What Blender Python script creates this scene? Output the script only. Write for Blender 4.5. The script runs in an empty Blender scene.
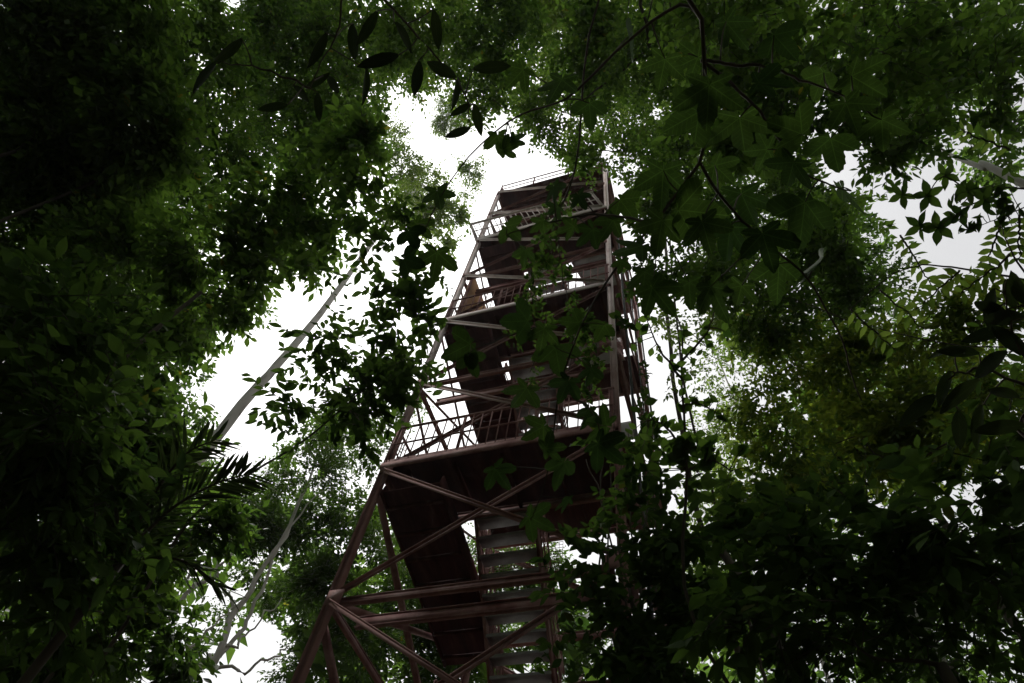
import bpy, math
import numpy as np

# ------------------------------------------------------------------ camera
scene = bpy.context.scene
C = scene.collection
W, H, F = 1024, 683, 660.0
CAMZ = 1.6
_up = np.array([83.0, -381.0, F]); _up /= np.linalg.norm(_up)
_x = np.array([-2630.0, 565.0, F]); _x -= _x.dot(_up) * _up; _x /= np.linalg.norm(_x); _x = -_x
_y = np.cross(_up, _x)
B = np.array([_x, _y, _up])            # rows: world axes in camera axes (right, down, forward)
CAM = np.array([0.0, 0.0, CAMZ])

cam_data = bpy.data.cameras.new('camera')
cam = bpy.data.objects.new('camera', cam_data)
C.objects.link(cam)
cam_data.sensor_width = 36.0
cam_data.lens = F / W * 36.0
cam_data.clip_start = 0.05
cam_data.clip_end = 2000.0
from mathutils import Matrix, Vector
r_, d_, f_ = B[:, 0], B[:, 1], B[:, 2]
cam.matrix_world = Matrix(((r_[0], -d_[0], -f_[0], CAM[0]), (r_[1], -d_[1], -f_[1], CAM[1]),
                           (r_[2], -d_[2], -f_[2], CAM[2]), (0, 0, 0, 1)))
scene.camera = cam

# ------------------------------------------------------------------ light
SUN_EL, SUN_AZ = math.radians(62), math.radians(-62)     # azimuth measured from +Y towards +X
world = bpy.data.worlds.new('World')
scene.world = world
world.use_nodes = True
wn, wl = world.node_tree.nodes, world.node_tree.links
wn.clear()
sky = wn.new('ShaderNodeTexSky')
sky.sky_type = 'NISHITA'
sky.sun_disc = False
sky.sun_elevation = SUN_EL
sky.sun_rotation = SUN_AZ
sky.air_density = 1.0
sky.dust_density = 6.0
hs = wn.new('ShaderNodeHueSaturation'); hs.inputs['Saturation'].default_value = 0.12
bg = wn.new('ShaderNodeBackground'); bg.inputs['Strength'].default_value = 0.15
wo = wn.new('ShaderNodeOutputWorld')
gm = wn.new('ShaderNodeGamma'); gm.inputs['Gamma'].default_value = 0.5      # the cloud layer evens out the clear sky's contrast
wl.new(sky.outputs[0], hs.inputs['Color']); wl.new(hs.outputs[0], gm.inputs['Color']); tcw = wn.new('ShaderNodeTexCoord'); nzw = wn.new('ShaderNodeTexNoise'); nzw.inputs['Scale'].default_value = 3.5; nzw.inputs['Detail'].default_value = 5
mrw = wn.new('ShaderNodeMapRange'); mrw.inputs['From Min'].default_value = 0.3; mrw.inputs['From Max'].default_value = 0.7; mrw.inputs['To Min'].default_value = 0.98; mrw.inputs['To Max'].default_value = 1.12
vmw = wn.new('ShaderNodeVectorMath'); vmw.operation = 'SCALE'
wl.new(tcw.outputs['Generated'], nzw.inputs['Vector']); wl.new(nzw.outputs['Fac'], mrw.inputs['Value']); wl.new(mrw.outputs[0], vmw.inputs['Scale'])
wl.new(gm.outputs[0], vmw.inputs[0]); wl.new(vmw.outputs[0], bg.inputs['Color']); wl.new(bg.outputs[0], wo.inputs[0])

sd = bpy.data.lights.new('sun', 'SUN')
sd.energy = 1.5
sd.angle = math.radians(20)
sd.color = (1.0, 0.97, 0.93)
sun = bpy.data.objects.new('sun', sd); C.objects.link(sun)
sv = Vector((math.sin(SUN_AZ) * math.cos(SUN_EL), math.cos(SUN_AZ) * math.cos(SUN_EL), math.sin(SUN_EL)))
sun.rotation_euler = sv.to_track_quat('Z', 'Y').to_euler()
sun.location = (0, 0, 60)

scene.view_settings.view_transform = 'Standard'
scene.view_settings.look = 'None'
scene.view_settings.gamma = 1.0
scene.view_settings.use_curve_mapping = False
scene.view_settings.exposure = 1.38
scene.render.engine = 'CYCLES'
cy = scene.cycles
cy.max_bounces = 6
cy.diffuse_bounces = 4
cy.glossy_bounces = 2
cy.transmission_bounces = 3
cy.use_denoising = True
cy.sample_clamp_indirect = 3.0
cy.caustics_reflective = False
cy.caustics_refractive = False

RNG = np.random.RandomState(7)

# ------------------------------------------------------------------ helpers
def ray(px, py):
    d = np.array([px - W / 2, py - H / 2, F])
    d = B @ d
    return d / np.linalg.norm(d)

def P(px, py, dist):
    return CAM + ray(px, py) * dist

def project(p):
    q = (p - CAM) @ B
    zz = np.where(np.abs(q[:, 2]) < 1e-6, 1e-6, q[:, 2])
    return np.stack([W / 2 + F * q[:, 0] / zz, H / 2 + F * q[:, 1] / zz, q[:, 2]], 1)

def norm(a):
    return a / np.maximum(np.linalg.norm(a, axis=-1, keepdims=True), 1e-9)

def mat(name):
    m = bpy.data.materials.new(name); m.use_nodes = True
    n = m.node_tree.nodes; n.clear()
    return m, n, m.node_tree.links

def ramp(n, stops):
    r = n.new('ShaderNodeValToRGB')
    e = r.color_ramp.elements
    while len(e) < len(stops): e.new(0.5)
    for i, (p, c) in enumerate(stops):
        e[i].position = p; e[i].color = (*c, 1)
    return r

def leaf_material(name, dark, light, trans_gain=1.5, trans=0.42, rough=0.5, yellow=(0.13, 0.12, 0.02), spec=0.2):
    m, n, l = mat(name)
    at = n.new('ShaderNodeAttribute'); at.attribute_name = 'tint'
    rp = ramp(n, [(0.0, dark), (0.75, light), (0.97, light), (1.0, yellow)])
    l.new(at.outputs['Fac'], rp.inputs[0])
    tc = n.new('ShaderNodeTexCoord')
    nz = n.new('ShaderNodeTexNoise'); nz.inputs['Scale'].default_value = 14.0; nz.inputs['Detail'].default_value = 2
    l.new(tc.outputs['Object'], nz.inputs['Vector'])
    mr = n.new('ShaderNodeMapRange'); mr.inputs['To Min'].default_value = 0.7; mr.inputs['To Max'].default_value = 1.3
    l.new(nz.outputs['Fac'], mr.inputs['Value'])
    vm = n.new('ShaderNodeVectorMath'); vm.operation = 'SCALE'
    l.new(rp.outputs[0], vm.inputs[0]); l.new(mr.outputs[0], vm.inputs['Scale'])
    pb = n.new('ShaderNodeBsdfPrincipled'); pb.inputs['Roughness'].default_value = rough
    pb.inputs['Specular IOR Level'].default_value = spec
    l.new(vm.outputs[0], pb.inputs['Base Color'])
    v2 = n.new('ShaderNodeVectorMath'); v2.operation = 'MULTIPLY'
    v2.inputs[1].default_value = (trans_gain * 1.05, trans_gain * 1.1, trans_gain * 0.6)
    l.new(vm.outputs[0], v2.inputs[0])
    tr = n.new('ShaderNodeBsdfTranslucent'); l.new(v2.outputs[0], tr.inputs[0])
    mx = n.new('ShaderNodeMixShader'); mx.inputs[0].default_value = trans
    l.new(pb.outputs[0], mx.inputs[1]); l.new(tr.outputs[0], mx.inputs[2])
    o = n.new('ShaderNodeOutputMaterial'); l.new(mx.outputs[0], o.inputs[0])
    return m

def noise_material(name, stops, scale=3.0, rough=0.85, detail=6.0, stretch=(1, 1, 1), bump=0.0, spec=0.3, metallic=0.0):
    m, n, l = mat(name)
    tc = n.new('ShaderNodeTexCoord'); mp = n.new('ShaderNodeMapping'); mp.inputs['Scale'].default_value = stretch
    l.new(tc.outputs['Object'], mp.inputs['Vector'])
    nz = n.new('ShaderNodeTexNoise'); nz.inputs['Scale'].default_value = scale; nz.inputs['Detail'].default_value = detail
    nz.inputs['Roughness'].default_value = 0.65
    l.new(mp.outputs[0], nz.inputs['Vector'])
    rp = ramp(n, stops); l.new(nz.outputs['Fac'], rp.inputs[0])
    pb = n.new('ShaderNodeBsdfPrincipled'); pb.inputs['Roughness'].default_value = rough
    pb.inputs['Specular IOR Level'].default_value = spec; pb.inputs['Metallic'].default_value = metallic
    l.new(rp.outputs[0], pb.inputs['Base Color'])
    if bump:
        bp = n.new('ShaderNodeBump'); bp.inputs['Strength'].default_value = bump; bp.inputs['Distance'].default_value = 0.03
        l.new(nz.outputs['Fac'], bp.inputs['Height']); l.new(bp.outputs[0], pb.inputs['Normal'])
    o = n.new('ShaderNodeOutputMaterial'); l.new(pb.outputs[0], o.inputs[0])
    return m

def tag(o, label=None, cat=None, group=None, kind=None):
    if label: o['label'] = label
    if cat: o['category'] = cat
    if group: o['group'] = group
    if kind: o['kind'] = kind
    return o

def empty(name, loc, label, cat, group=None):
    o = bpy.data.objects.new(name, None); C.objects.link(o)
    o.location = loc; o.empty_display_size = 0.3
    return tag(o, label, cat, group)

def mesh_object(name, verts, sizes, loops, material, parent=None, tint=None, smooth=False):
    """verts (N,3), sizes per polygon, loops flat vertex indices"""
    verts = np.asarray(verts, np.float32)
    if parent is not None:
        verts = verts - np.array(parent_world(parent), np.float32)
    me = bpy.data.meshes.new(name)
    me.vertices.add(len(verts)); me.vertices.foreach_set('co', verts.ravel())
    loops = np.asarray(loops, np.int32); sizes = np.asarray(sizes, np.int32)
    me.loops.add(len(loops)); me.loops.foreach_set('vertex_index', loops)
    me.polygons.add(len(sizes))
    st = np.concatenate([[0], np.cumsum(sizes)[:-1]]).astype(np.int32)
    me.polygons.foreach_set('loop_start', st)
    me.update(calc_edges=True)
    if smooth:
        me.polygons.foreach_set('use_smooth', np.ones(len(sizes), bool))
    if tint is not None:
        a = me.attributes.new('tint', 'FLOAT', 'FACE'); a.data.foreach_set('value', np.asarray(tint, np.float32))
    me.validate()
    me.materials.append(material)
    o = bpy.data.objects.new(name, me); C.objects.link(o)
    if parent is not None: o.parent = parent
    return o

def parent_world(p):
    l = np.zeros(3)
    while p is not None:
        l = l + np.array(p.location); p = p.parent
    return l

class MB:
    """collects boxes, bars and tubes into one mesh"""
    def __init__(s): s.v = []; s.sz = []; s.lp = []; s.n = 0
    def add(s, v, faces):
        s.v.append(np.asarray(v, float))
        for f in faces:
            s.sz.append(len(f)); s.lp.extend([i + s.n for i in f])
        s.n += len(v)
        return s
    def box(s, lo, hi):
        (a, b, c), (d, e, f) = lo, hi
        v = [(a, b, c), (d, b, c), (d, e, c), (a, e, c), (a, b, f), (d, b, f), (d, e, f), (a, e, f)]
        return s.add(v, [(3, 2, 1, 0), (4, 5, 6, 7), (0, 1, 5, 4), (1, 2, 6, 5), (2, 3, 7, 6), (3, 0, 4, 7)])
    def bar(s, p, q, w=0.08, h=None, up=(0, 0, 1)):
        h = h or w
        p, q = np.array(p, float), np.array(q, float)
        d = norm(q - p); up = np.array(up, float)
        if abs(d.dot(up)) > 0.97: up = np.array([0, 1.0, 0])
        a = norm(np.cross(d, up)); b = np.cross(a, d)
        v = []
        for e in (p, q):
            for sa, sb in ((-1, -1), (1, -1), (1, 1), (-1, 1)):
                v.append(e + a * sa * w / 2 + b * sb * h / 2)
        return s.add(v, [(3, 2, 1, 0), (4, 5, 6, 7), (0, 1, 5, 4), (1, 2, 6, 5), (2, 3, 7, 6), (3, 0, 4, 7)])
    def angle(s, p, q, w=0.08, t=0.01, up=(0, 0, 1)):
        """an L-section bar"""
        p, q = np.array(p, float), np.array(q, float)
        d = norm(q - p); up = np.array(up, float)
        if abs(d.dot(up)) > 0.97: up = np.array([0, 1.0, 0])
        a = norm(np.cross(d, up)); b = np.cross(a, d)
        s.bar(p + b * t / 2, q + b * t / 2, w, t, up)
        return s.bar(p + a * (w / 2 - t / 2) - b * (w / 2), q + a * (w / 2 - t / 2) - b * (w / 2), t, w, up)
    def ibeam(s, p, q, w=0.2, h=0.2, t=0.014, up=(0, 0, 1)):
        p, q = np.array(p, float), np.array(q, float)
        d = norm(q - p); up = np.array(up, float)
        if abs(d.dot(up)) > 0.97: up = np.array([0, 1.0, 0])
        a = norm(np.cross(d, up)); b = np.cross(a, d)
        s.bar(p, q, t, h - 2 * t, up)
        s.bar(p + b * (h / 2 - t / 2), q + b * (h / 2 - t / 2), w, t, up)
        return s.bar(p - b * (h / 2 - t / 2), q - b * (h / 2 - t / 2), w, t, up)
    def tube(s, pts, radii, k=8):
        pts = np.array(pts, float); n = len(pts)
        radii = np.broadcast_to(np.array(radii, float), (n,))
        t = np.gradient(pts, axis=0); t = norm(t)
        ref = np.array([0.31, 0.77, 0.13])
        rings = []
        for i in range(n):
            a = norm(np.cross(t[i], ref)); b = np.cross(t[i], a)
            an = np.linspace(0, 2 * np.pi, k, endpoint=False)
            rings.append(pts[i] + radii[i] * (np.cos(an)[:, None] * a + np.sin(an)[:, None] * b))
        v = np.concatenate(rings)
        fs = [(i * k + j, i * k + (j + 1) % k, (i + 1) * k + (j + 1) % k, (i + 1) * k + j) for i in range(n - 1) for j in range(k)]
        fs.append(tuple(range(k))[::-1]); fs.append(tuple((n - 1) * k + j for j in range(k)))
        return s.add(v, fs)
    def build(s, name, material, parent=None, smooth=False):
        return mesh_object(name, np.concatenate(s.v), s.sz, s.lp, material, parent, smooth=smooth)

def curve(pts, n=24, wob=0.0, rng=RNG):
    """smooth Catmull-Rom path through the points"""
    p = np.array(pts, float)
    if len(p) == 2: p = np.array([p[0], (p[0] + p[1]) / 2, p[1]])
    q = np.concatenate([[2 * p[0] - p[1]], p, [2 * p[-1] - p[-2]]])
    out = []
    m = max(2, n // (len(p) - 1))
    for i in range(1, len(q) - 2):
        a, b, c, d = q[i - 1:i + 3]
        for t in np.linspace(0, 1, m, endpoint=False):
            out.append(0.5 * (2 * b + (c - a) * t + (2 * a - 5 * b + 4 * c - d) * t ** 2 + (3 * b - a - 3 * c + d) * t ** 3))
    out.append(p[-1])
    out = np.array(out)
    if wob:
        w = rng.normal(0, wob, (len(out), 3)); w[0] = 0
        out = out + (w + np.roll(w, 1, 0) + np.roll(w, -1, 0)) / 2
    return out

# ------------------------------------------------------------------ leaves
def tmpl_small():
    v = [(0, 0, 0), (0.42, -0.5, 0.07), (1, 0, -0.08), (0.42, 0.5, 0.07)]
    return np.array(v, float), [(0, 1, 2), (0, 2, 3)]

def tmpl_ovate():
    v = [(-0.12, 0, 0.02), (0, 0, 0), (0.1, -0.27, 0.04), (0.3, -0.46, 0.05), (0.52, -0.5, 0.03), (0.75, -0.33, -0.01), (0.9, -0.14, -0.05), (1.06, 0, -0.10),
         (0.9, 0.14, -0.05), (0.75, 0.33, -0.01), (0.52, 0.5, 0.03), (0.3, 0.46, 0.05), (0.1, 0.27, 0.04), (0.48, 0, -0.02)]
    return np.array(v, float), [(0, 2, 1), (0, 1, 12), (1, 2, 3, 13), (13, 3, 4, 5), (13, 5, 6, 7), (13, 7, 8, 9), (13, 9, 10, 11), (1, 13, 11, 12)]

def tmpl_long(n=7):
    v, f = [], []
    for i in range(n):
        u = i / (n - 1)
        w = 0.5 * math.sin(math.pi * min(1, (u * 0.93 + 0.03)) ** 0.85) ** 0.8
        if i == n - 1: w = 0.01
        z = -0.22 * u * u
        v += [(u, -w, z + 0.05), (u, 0, z), (u, w, z + 0.05)]
    for i in range(n - 1):
        a, b = i * 3, i * 3 + 3
        f += [(a, b, b + 1, a + 1), (a + 1, b + 1, b + 2, a + 2)]
    return np.array(v, float), f

def tmpl_lobed(seed=0, lobes=5):
    rg = np.random.RandomState(seed)
    v, f = [(0, 0, 0)], []
    k = 72
    angs = np.linspace(-1, 1, lobes) * math.radians(112 if lobes == 5 else 68)
    lens = (np.array([0.52, 0.85, 1.0, 0.85, 0.52]) if lobes == 5 else np.array([0.8, 1.0, 0.8])) * rg.uniform(0.92, 1.08, lobes)
    wid = math.radians(34 if lobes == 5 else 44)
    for i in range(k + 1):
        th = -math.pi * 0.93 + i / k * math.pi * 1.86
        r = 0.2
        for a, L in zip(angs, lens):
            d = abs(th - a) / wid
            # pointed lobe, broad at its middle
            r = max(r, L * max(0.0, 1 - 0.36 * d - 0.36 * d ** 1.8) if d < 1.4 else 0)
        r *= 1 + 0.035 * math.sin(th * 34)
        z = -0.28 * r * r + 0.06 * math.cos(th * 5) * r
        v.append((r * math.cos(th), r * math.sin(th), z))
    for i in range(1, k + 1): f.append((0, i, i + 1))
    v = np.array(v, float)
    return v, f

UVS = []
def leaf_arrays(tmpl, pos, dr, nm, length, width, tint):
    tv, tf = tmpl
    n = len(pos)
    dr = norm(dr); sd_ = norm(np.cross(nm, dr)); nm = np.cross(dr, sd_)
    v = (pos[:, None, :] + length[:, None, None] * tv[None, :, 0:1] * dr[:, None, :]
         + width[:, None, None] * tv[None, :, 1:2] * sd_[:, None, :]
         + length[:, None, None] * tv[None, :, 2:3] * nm[:, None, :])
    sz = np.array([len(f) for f in tf]); lp = np.concatenate([np.array(f) for f in tf])
    loops = (np.arange(n)[:, None] * len(tv) + lp[None, :]).ravel()
    sizes = np.tile(sz, n)
    tt = np.repeat(tint, len(tf))
    UVS.append(np.tile(tv[:, :2], (n, 1)))
    return v.reshape(-1, 3), sizes, loops, tt

def merge(parts):
    off, V, S, L, T = 0, [], [], [], []
    for v, s, l, t in parts:
        V.append(v); S.append(s); L.append(l + off); T.append(t); off += len(v)
    return np.concatenate(V), np.concatenate(S), np.concatenate(L), np.concatenate(T)

# the open gaps between the crowns
SKY = [
    [(392, 120), (406, 104), (424, 112), (440, 150), (470, 132), (500, 150), (540, 146), (548, 165), (500, 186), (478, 218),
     (462, 275), (452, 300), (438, 296), (450, 235), (456, 196), (430, 178), (400, 150)],
    [(205, 374), (240, 357), (285, 345), (300, 320), (308, 292), (330, 276), (345, 285), (330, 330), (300, 370), (290, 398),
     (280, 440), (256, 470), (228, 452), (210, 410)],
    [(330, 276), (360, 258), (382, 244), (385, 270), (420, 262), (450, 272), (455, 305), (432, 350), (404, 372), (390, 330), (350, 300)],
    [(636, 308), (662, 300), (700, 330), (716, 370), (714, 430), (700, 455), (682, 440), (657, 425), (646, 370)],
    [(815, 150), (850, 135), (862, 155), (842, 182), (822, 175)],
    [(880, 190), (900, 180), (945, 210), (1000, 216), (1020, 240), (985, 264), (940, 268), (925, 240), (890, 235)],
    [(944, 98), (972, 90), (986, 110), (960, 120)],
    [(250, 640), (284, 624), (282, 652), (235, 668), (215, 680)],
    [(178, 600), (206, 575), (200, 620), (182, 640)],
    [(476, 215), (498, 190), (606, 175), (612, 300), (622, 470), (560, 560), (470, 610), (420, 560), (384, 478), (440, 420), (455, 310)],
]
TOWER_POLY = len(SKY) - 1

def inside(poly, x, y):
    r = np.zeros(len(x), bool); n = len(poly)
    for i in range(n):
        (x1, y1), (x2, y2) = poly[i], poly[(i + 1) % n]
        c = ((y1 > y) != (y2 > y))
        with np.errstate(divide='ignore', invalid='ignore'):
            r ^= c & (x < (x2 - x1) * (y - y1) / (y2 - y1 + 1e-12) + x1)
    return r

TB = np.array([[-5.6, 5.3, -1], [-0.5, 11.2, 25.5]])

def twig_keep(org, tip, prune, tower_prune, rng, clear=True):
    keep = np.ones(len(org), bool)
    for a in (org, (org + tip) / 2, tip):
        pr = project(a)
        jx = pr[:, 0] + rng.normal(0, 11, len(a)); jy = pr[:, 1] + rng.normal(0, 11, len(a))
        for i, poly in enumerate(SKY):
            if i == TOWER_POLY:
                if tower_prune: keep &= ~inside(poly, jx, jy)
            elif prune: keep &= ~(inside(poly, jx, jy))
        if clear: keep &= ~np.all((a > TB[0]) & (a < TB[1]), axis=1)
        keep &= a[:, 2] > 0.3
        keep &= np.linalg.norm(a - CAM, axis=1) > 1.6
    return keep

def foliage(lobes, leaf, lai, rng, prune=True, tower_prune=True, per=9, flat=0.75, shape=None, droop=0.25, jitter=0.45, twigs=None, tint_shift=0.0, wl_ratio=0.5, clear=True):
    """lobes: list of (centre, radius m, lai factor); returns leaf arrays; optionally collects twig stems"""
    tmpl = shape or tmpl_small()
    O, D, LN = [], [], []
    lt = []; LS = []
    for c, r, k in lobes:
        area = 0.5 * leaf * leaf * wl_ratio
        n_leaf = lai * k * math.pi * r * r / area
        nt = max(3, int(n_leaf / per))
        u = norm(rng.normal(size=(nt, 3))) * (rng.uniform(0, 1, (nt, 1)) ** 0.42) * r
        # crowns are lumpy: pull twigs into a few sub clumps
        ns = max(4, int(nt / 22))
        sub = norm(rng.normal(size=(ns, 3))) * (rng.uniform(0.1, 1, (ns, 1)) ** 0.5) * r
        pick = rng.randint(0, ns, nt)
        mixw = rng.uniform(0.25, 0.85, (nt, 1))
        o = u * (1 - mixw) + sub[pick] * mixw
        o[:, 2] *= flat
        d = norm(norm(o) * 0.8 + rng.normal(0, 0.6, (nt, 3)) + np.array([0, 0, -0.15]))
        O.append(c + o); D.append(d); LN.append(np.full(nt, leaf * per * 0.36) * rng.uniform(0.7, 1.3, nt))
        LS.append(np.full(nt, rng.uniform(0.75, 1.3)))
        lt.append(rng.uniform(-0.12, 0.12) + rng.normal(0, 0.10, ns)[pick])
    O = np.concatenate(O); D = np.concatenate(D); LN = np.concatenate(LN); lt = np.concatenate(lt); lsz = np.concatenate(LS)
    k = twig_keep(O, O + D * LN[:, None], prune, tower_prune, rng, clear)
    O, D, LN, lt, lsz = O[k], D[k], LN[k], lt[k], lsz[k]
    if twigs is not None:
        for o, d, l in zip(O, D, LN): twigs.append((o, o + d * l * 0.95 + np.array([0, 0, -0.08 * l])))
    n = len(O)
    up = np.array([0, 0, 1.0])
    S = norm(np.cross(D, up) + 1e-6)
    pos, dr, nm = [], [], []
    for j in range(per):
        t = (j + 0.6) / per
        side = 1 if j % 2 else -1
        p = O + D * (LN * t)[:, None] + np.array([0, 0, -0.08]) * (LN * t * t)[:, None]
        if j == per - 1: side = 0
        dd = D * 0.65 + S * side * 0.85 + rng.normal(0, 0.28, (n, 3)) + np.array([0, 0, -droop])
        nn = up + rng.normal(0, jitter, (n, 3))
        pos.append(p + rng.normal(0, leaf * 0.12, (n, 3))); dr.append(dd); nm.append(nn)
    pos = np.concatenate(pos); dr = np.concatenate(dr); nm = np.concatenate(nm)
    m = len(pos)
    ln = leaf * rng.uniform(0.6, 1.25, m) * np.tile(lsz, per)
    wd = ln * wl_ratio * rng.uniform(0.8, 1.2, m)
    tint = np.clip(rng.beta(1.3, 1.5, m) * 0.85 + 0.02 + np.tile(lt, per) + tint_shift, 0, 0.97)
    tint[rng.uniform(size=m) < 0.003] = 1.0
    return leaf_arrays(tmpl, pos, dr, nm, ln, wd, tint)

def px_lobes(lst, dist, rng, spread=0.10):
    out = []
    for e in lst:
        px, py, r = e[:3]; k = e[3] if len(e) > 3 else 1.0
        d = dist * (e[4] if len(e) > 4 else rng.uniform(1 - spread, 1 + spread))
        c = P(px, py, d)
        depth = float((c - CAM) @ B[:, 2])
        out.append((c, r * depth / F * 1.02, k))
    return out

def limb_paths(fork, lobes, rng, r0):
    """limbs branch off one another: every lobe hangs on the nearest point of the limbs grown so far"""
    out = []
    net = [np.array(fork)]; nr = [r0]
    todo = list(range(len(lobes)))
    while todo:
        N = np.array(net)
        dm = [np.linalg.norm(N - lobes[i][0], axis=1) for i in todo]
        b = int(np.argmin([d.min() for d in dm])); i = todo.pop(b); j = int(np.argmin(dm[b]))
        c, r, k = lobes[i]
        st, rs = N[j], max(nr[j] * 0.85, r0 * 0.22)
        v = c - st; L = np.linalg.norm(v)
        m1 = st + v * 0.35 + rng.normal(0, 0.09, 3) * L + np.array([0, 0, 0.05 * L])
        m2 = st + v * 0.7 + rng.normal(0, 0.07, 3) * L
        pth = curve([st, m1, m2, c], 12, 0.012 * L, rng)
        rr = np.linspace(rs, rs * 0.55, len(pth))
        out.append((pth, rr)); net += list(pth[3:]); nr += list(rr[3:])
        for _ in range(5):
            q = pth[rng.randint(len(pth) // 2, len(pth))]
            e = c + norm(rng.normal(size=3)) * r * np.array([0.8, 0.8, 0.55])
            p2 = curve([q, (q + e) / 2 + rng.normal(0, 0.12, 3) * r, e], 6, 0, rng)
            out.append((p2, np.linspace(rs * 0.4, rs * 0.12, len(p2))))
    return out

def keep_path(p):
    """limbs stay clear of the tower"""
    return not np.any(np.all((p > TB[0]) & (p < TB[1]), axis=1))

def make_tree(label, base, trunk_pts, r_base, lobes, leaf, lai, bark, leafmat, seed, name='tree', cat='tree', group=None,
              limbs=None, shape=None, per=9, prune=True, tower_prune=True, tint_shift=0.0, limb_r=None, auto_limbs=True, wl_ratio=0.5, **kw):
    rng = np.random.RandomState(seed)
    t = empty(name, tuple(base), label, cat, group)
    mb = MB()
    tp = curve([base] + list(trunk_pts), 28, r_base * 0.12, rng)
    rad = np.linspace(r_base, r_base * 0.42, len(tp)); rad[0] *= 1.7; rad[1] *= 1.3
    mb.tube(tp, rad, 12)
    lr = limb_r or r_base * 0.2
    if auto_limbs:
        for pth, rr in limb_paths(tp[-1], lobes, rng, lr):
            if keep_path(pth): mb.tube(pth, rr, 6)
    for pth, rr in (limbs or []):
        mb.tube(pth, rr, 8)
    tw = [] if leaf > 0.125 else None
    arr = foliage(lobes, leaf, lai, rng, prune, tower_prune, per, shape=shape, twigs=tw, tint_shift=tint_shift, wl_ratio=wl_ratio, **kw)
    if tw:
        sel = tw if len(tw) < 1600 else [tw[i] for i in rng.choice(len(tw), 1600, replace=False)]
        for a, b in sel: mb.tube([a, (a + b) / 2 + np.array([0, 0, 0.02]), b], [0.006, 0.004, 0.002], 3)
    mb.build('trunk', bark, t, smooth=True)
    v, s, l, tt = arr
    mesh_object('crown', v, s, l, leafmat, t, tt)
    return t

# ------------------------------------------------------------------ materials
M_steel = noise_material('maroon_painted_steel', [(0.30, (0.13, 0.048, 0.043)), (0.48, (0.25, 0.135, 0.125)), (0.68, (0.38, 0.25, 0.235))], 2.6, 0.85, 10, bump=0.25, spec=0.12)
M_pale = noise_material('upper_lit_pink_steel', [(0.3, (0.40, 0.30, 0.28)), (0.48, (0.66, 0.57, 0.545)), (0.75, (0.78, 0.71, 0.68))], 2.6, 0.85, 10, bump=0.2, spec=0.12)
def upper_light_gradient(m, lowcol):  # darker low, pale high: stronger light on the upper tower put into colour
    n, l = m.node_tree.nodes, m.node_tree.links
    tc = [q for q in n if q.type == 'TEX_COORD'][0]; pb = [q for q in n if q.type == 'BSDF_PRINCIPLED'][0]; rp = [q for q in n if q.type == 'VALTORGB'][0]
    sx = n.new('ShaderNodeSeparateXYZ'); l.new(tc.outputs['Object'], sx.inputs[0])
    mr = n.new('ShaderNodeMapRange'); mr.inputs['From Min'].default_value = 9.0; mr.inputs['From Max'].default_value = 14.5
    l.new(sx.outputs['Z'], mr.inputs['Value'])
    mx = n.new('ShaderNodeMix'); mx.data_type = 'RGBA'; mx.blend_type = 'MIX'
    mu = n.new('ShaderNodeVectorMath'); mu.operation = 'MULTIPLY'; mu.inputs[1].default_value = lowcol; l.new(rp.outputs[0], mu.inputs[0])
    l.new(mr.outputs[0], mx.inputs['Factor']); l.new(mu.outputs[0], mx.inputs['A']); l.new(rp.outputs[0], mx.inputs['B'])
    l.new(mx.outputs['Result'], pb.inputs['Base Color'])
upper_light_gradient(M_pale, (0.46, 0.30, 0.285))
M_deck = noise_material('rusty_deck_plate', [(0.3, (0.042, 0.017, 0.017)), (0.55, (0.085, 0.034, 0.033)), (0.75, (0.15, 0.072, 0.066))], 1.6, 0.9, 10, bump=0.25, stretch=(4, 0.8, 1), spec=0.1)
M_board = noise_material('tan_plywood_board', [(0.3, (0.30, 0.19, 0.11)), (0.7, (0.46, 0.32, 0.20))], 1.2, 0.8, 8, stretch=(1, 1, 6))
def add_translucency(m, col, f):
    n, l = m.node_tree.nodes, m.node_tree.links
    o = [q for q in n if q.type == 'OUTPUT_MATERIAL'][0]; pb = [q for q in n if q.type == 'BSDF_PRINCIPLED'][0]
    tr = n.new('ShaderNodeBsdfTranslucent'); tr.inputs[0].default_value = (*col, 1)
    mx = n.new('ShaderNodeMixShader'); mx.inputs[0].default_value = f
    l.new(pb.outputs[0], mx.inputs[1]); l.new(tr.outputs[0], mx.inputs[2]); l.new(mx.outputs[0], o.inputs[0])
add_translucency(M_board, (0.45, 0.30, 0.18), 0.4)
M_greyp = noise_material('grey_sheet_panel', [(0.3, (0.25, 0.24, 0.23)), (0.7, (0.40, 0.38, 0.37))], 1.4, 0.7, 6)
M_conc = noise_material('weathered_concrete', [(0.3, (0.16, 0.15, 0.13)), (0.7, (0.30, 0.29, 0.26))], 4, 0.9, 8, bump=0.3)
M_galv = noise_material('galvanised_tread', [(0.3, (0.22, 0.22, 0.22)), (0.7, (0.40, 0.40, 0.40))], 5, 0.45, 5, spec=0.5)
M_cable = noise_material('dark_steel_cable', [(0.3, (0.03, 0.03, 0.03)), (0.7, (0.06, 0.06, 0.06))], 9, 0.6, 3)
M_bark_pale = noise_material('pale_grey_bark', [(0.30, (0.20, 0.18, 0.15)), (0.42, (0.54, 0.52, 0.48)), (0.7, (0.72, 0.70, 0.66))], 1.7, 0.9, 9, stretch=(1.6, 1.6, 0.7), bump=0.5)
M_bark_brown = noise_material('brown_mossy_bark', [(0.3, (0.025, 0.022, 0.015)), (0.5, (0.05, 0.042, 0.03)), (0.72, (0.085, 0.075, 0.055))], 3.2, 0.95, 9, stretch=(2, 2, 0.5), bump=0.6)
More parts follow.
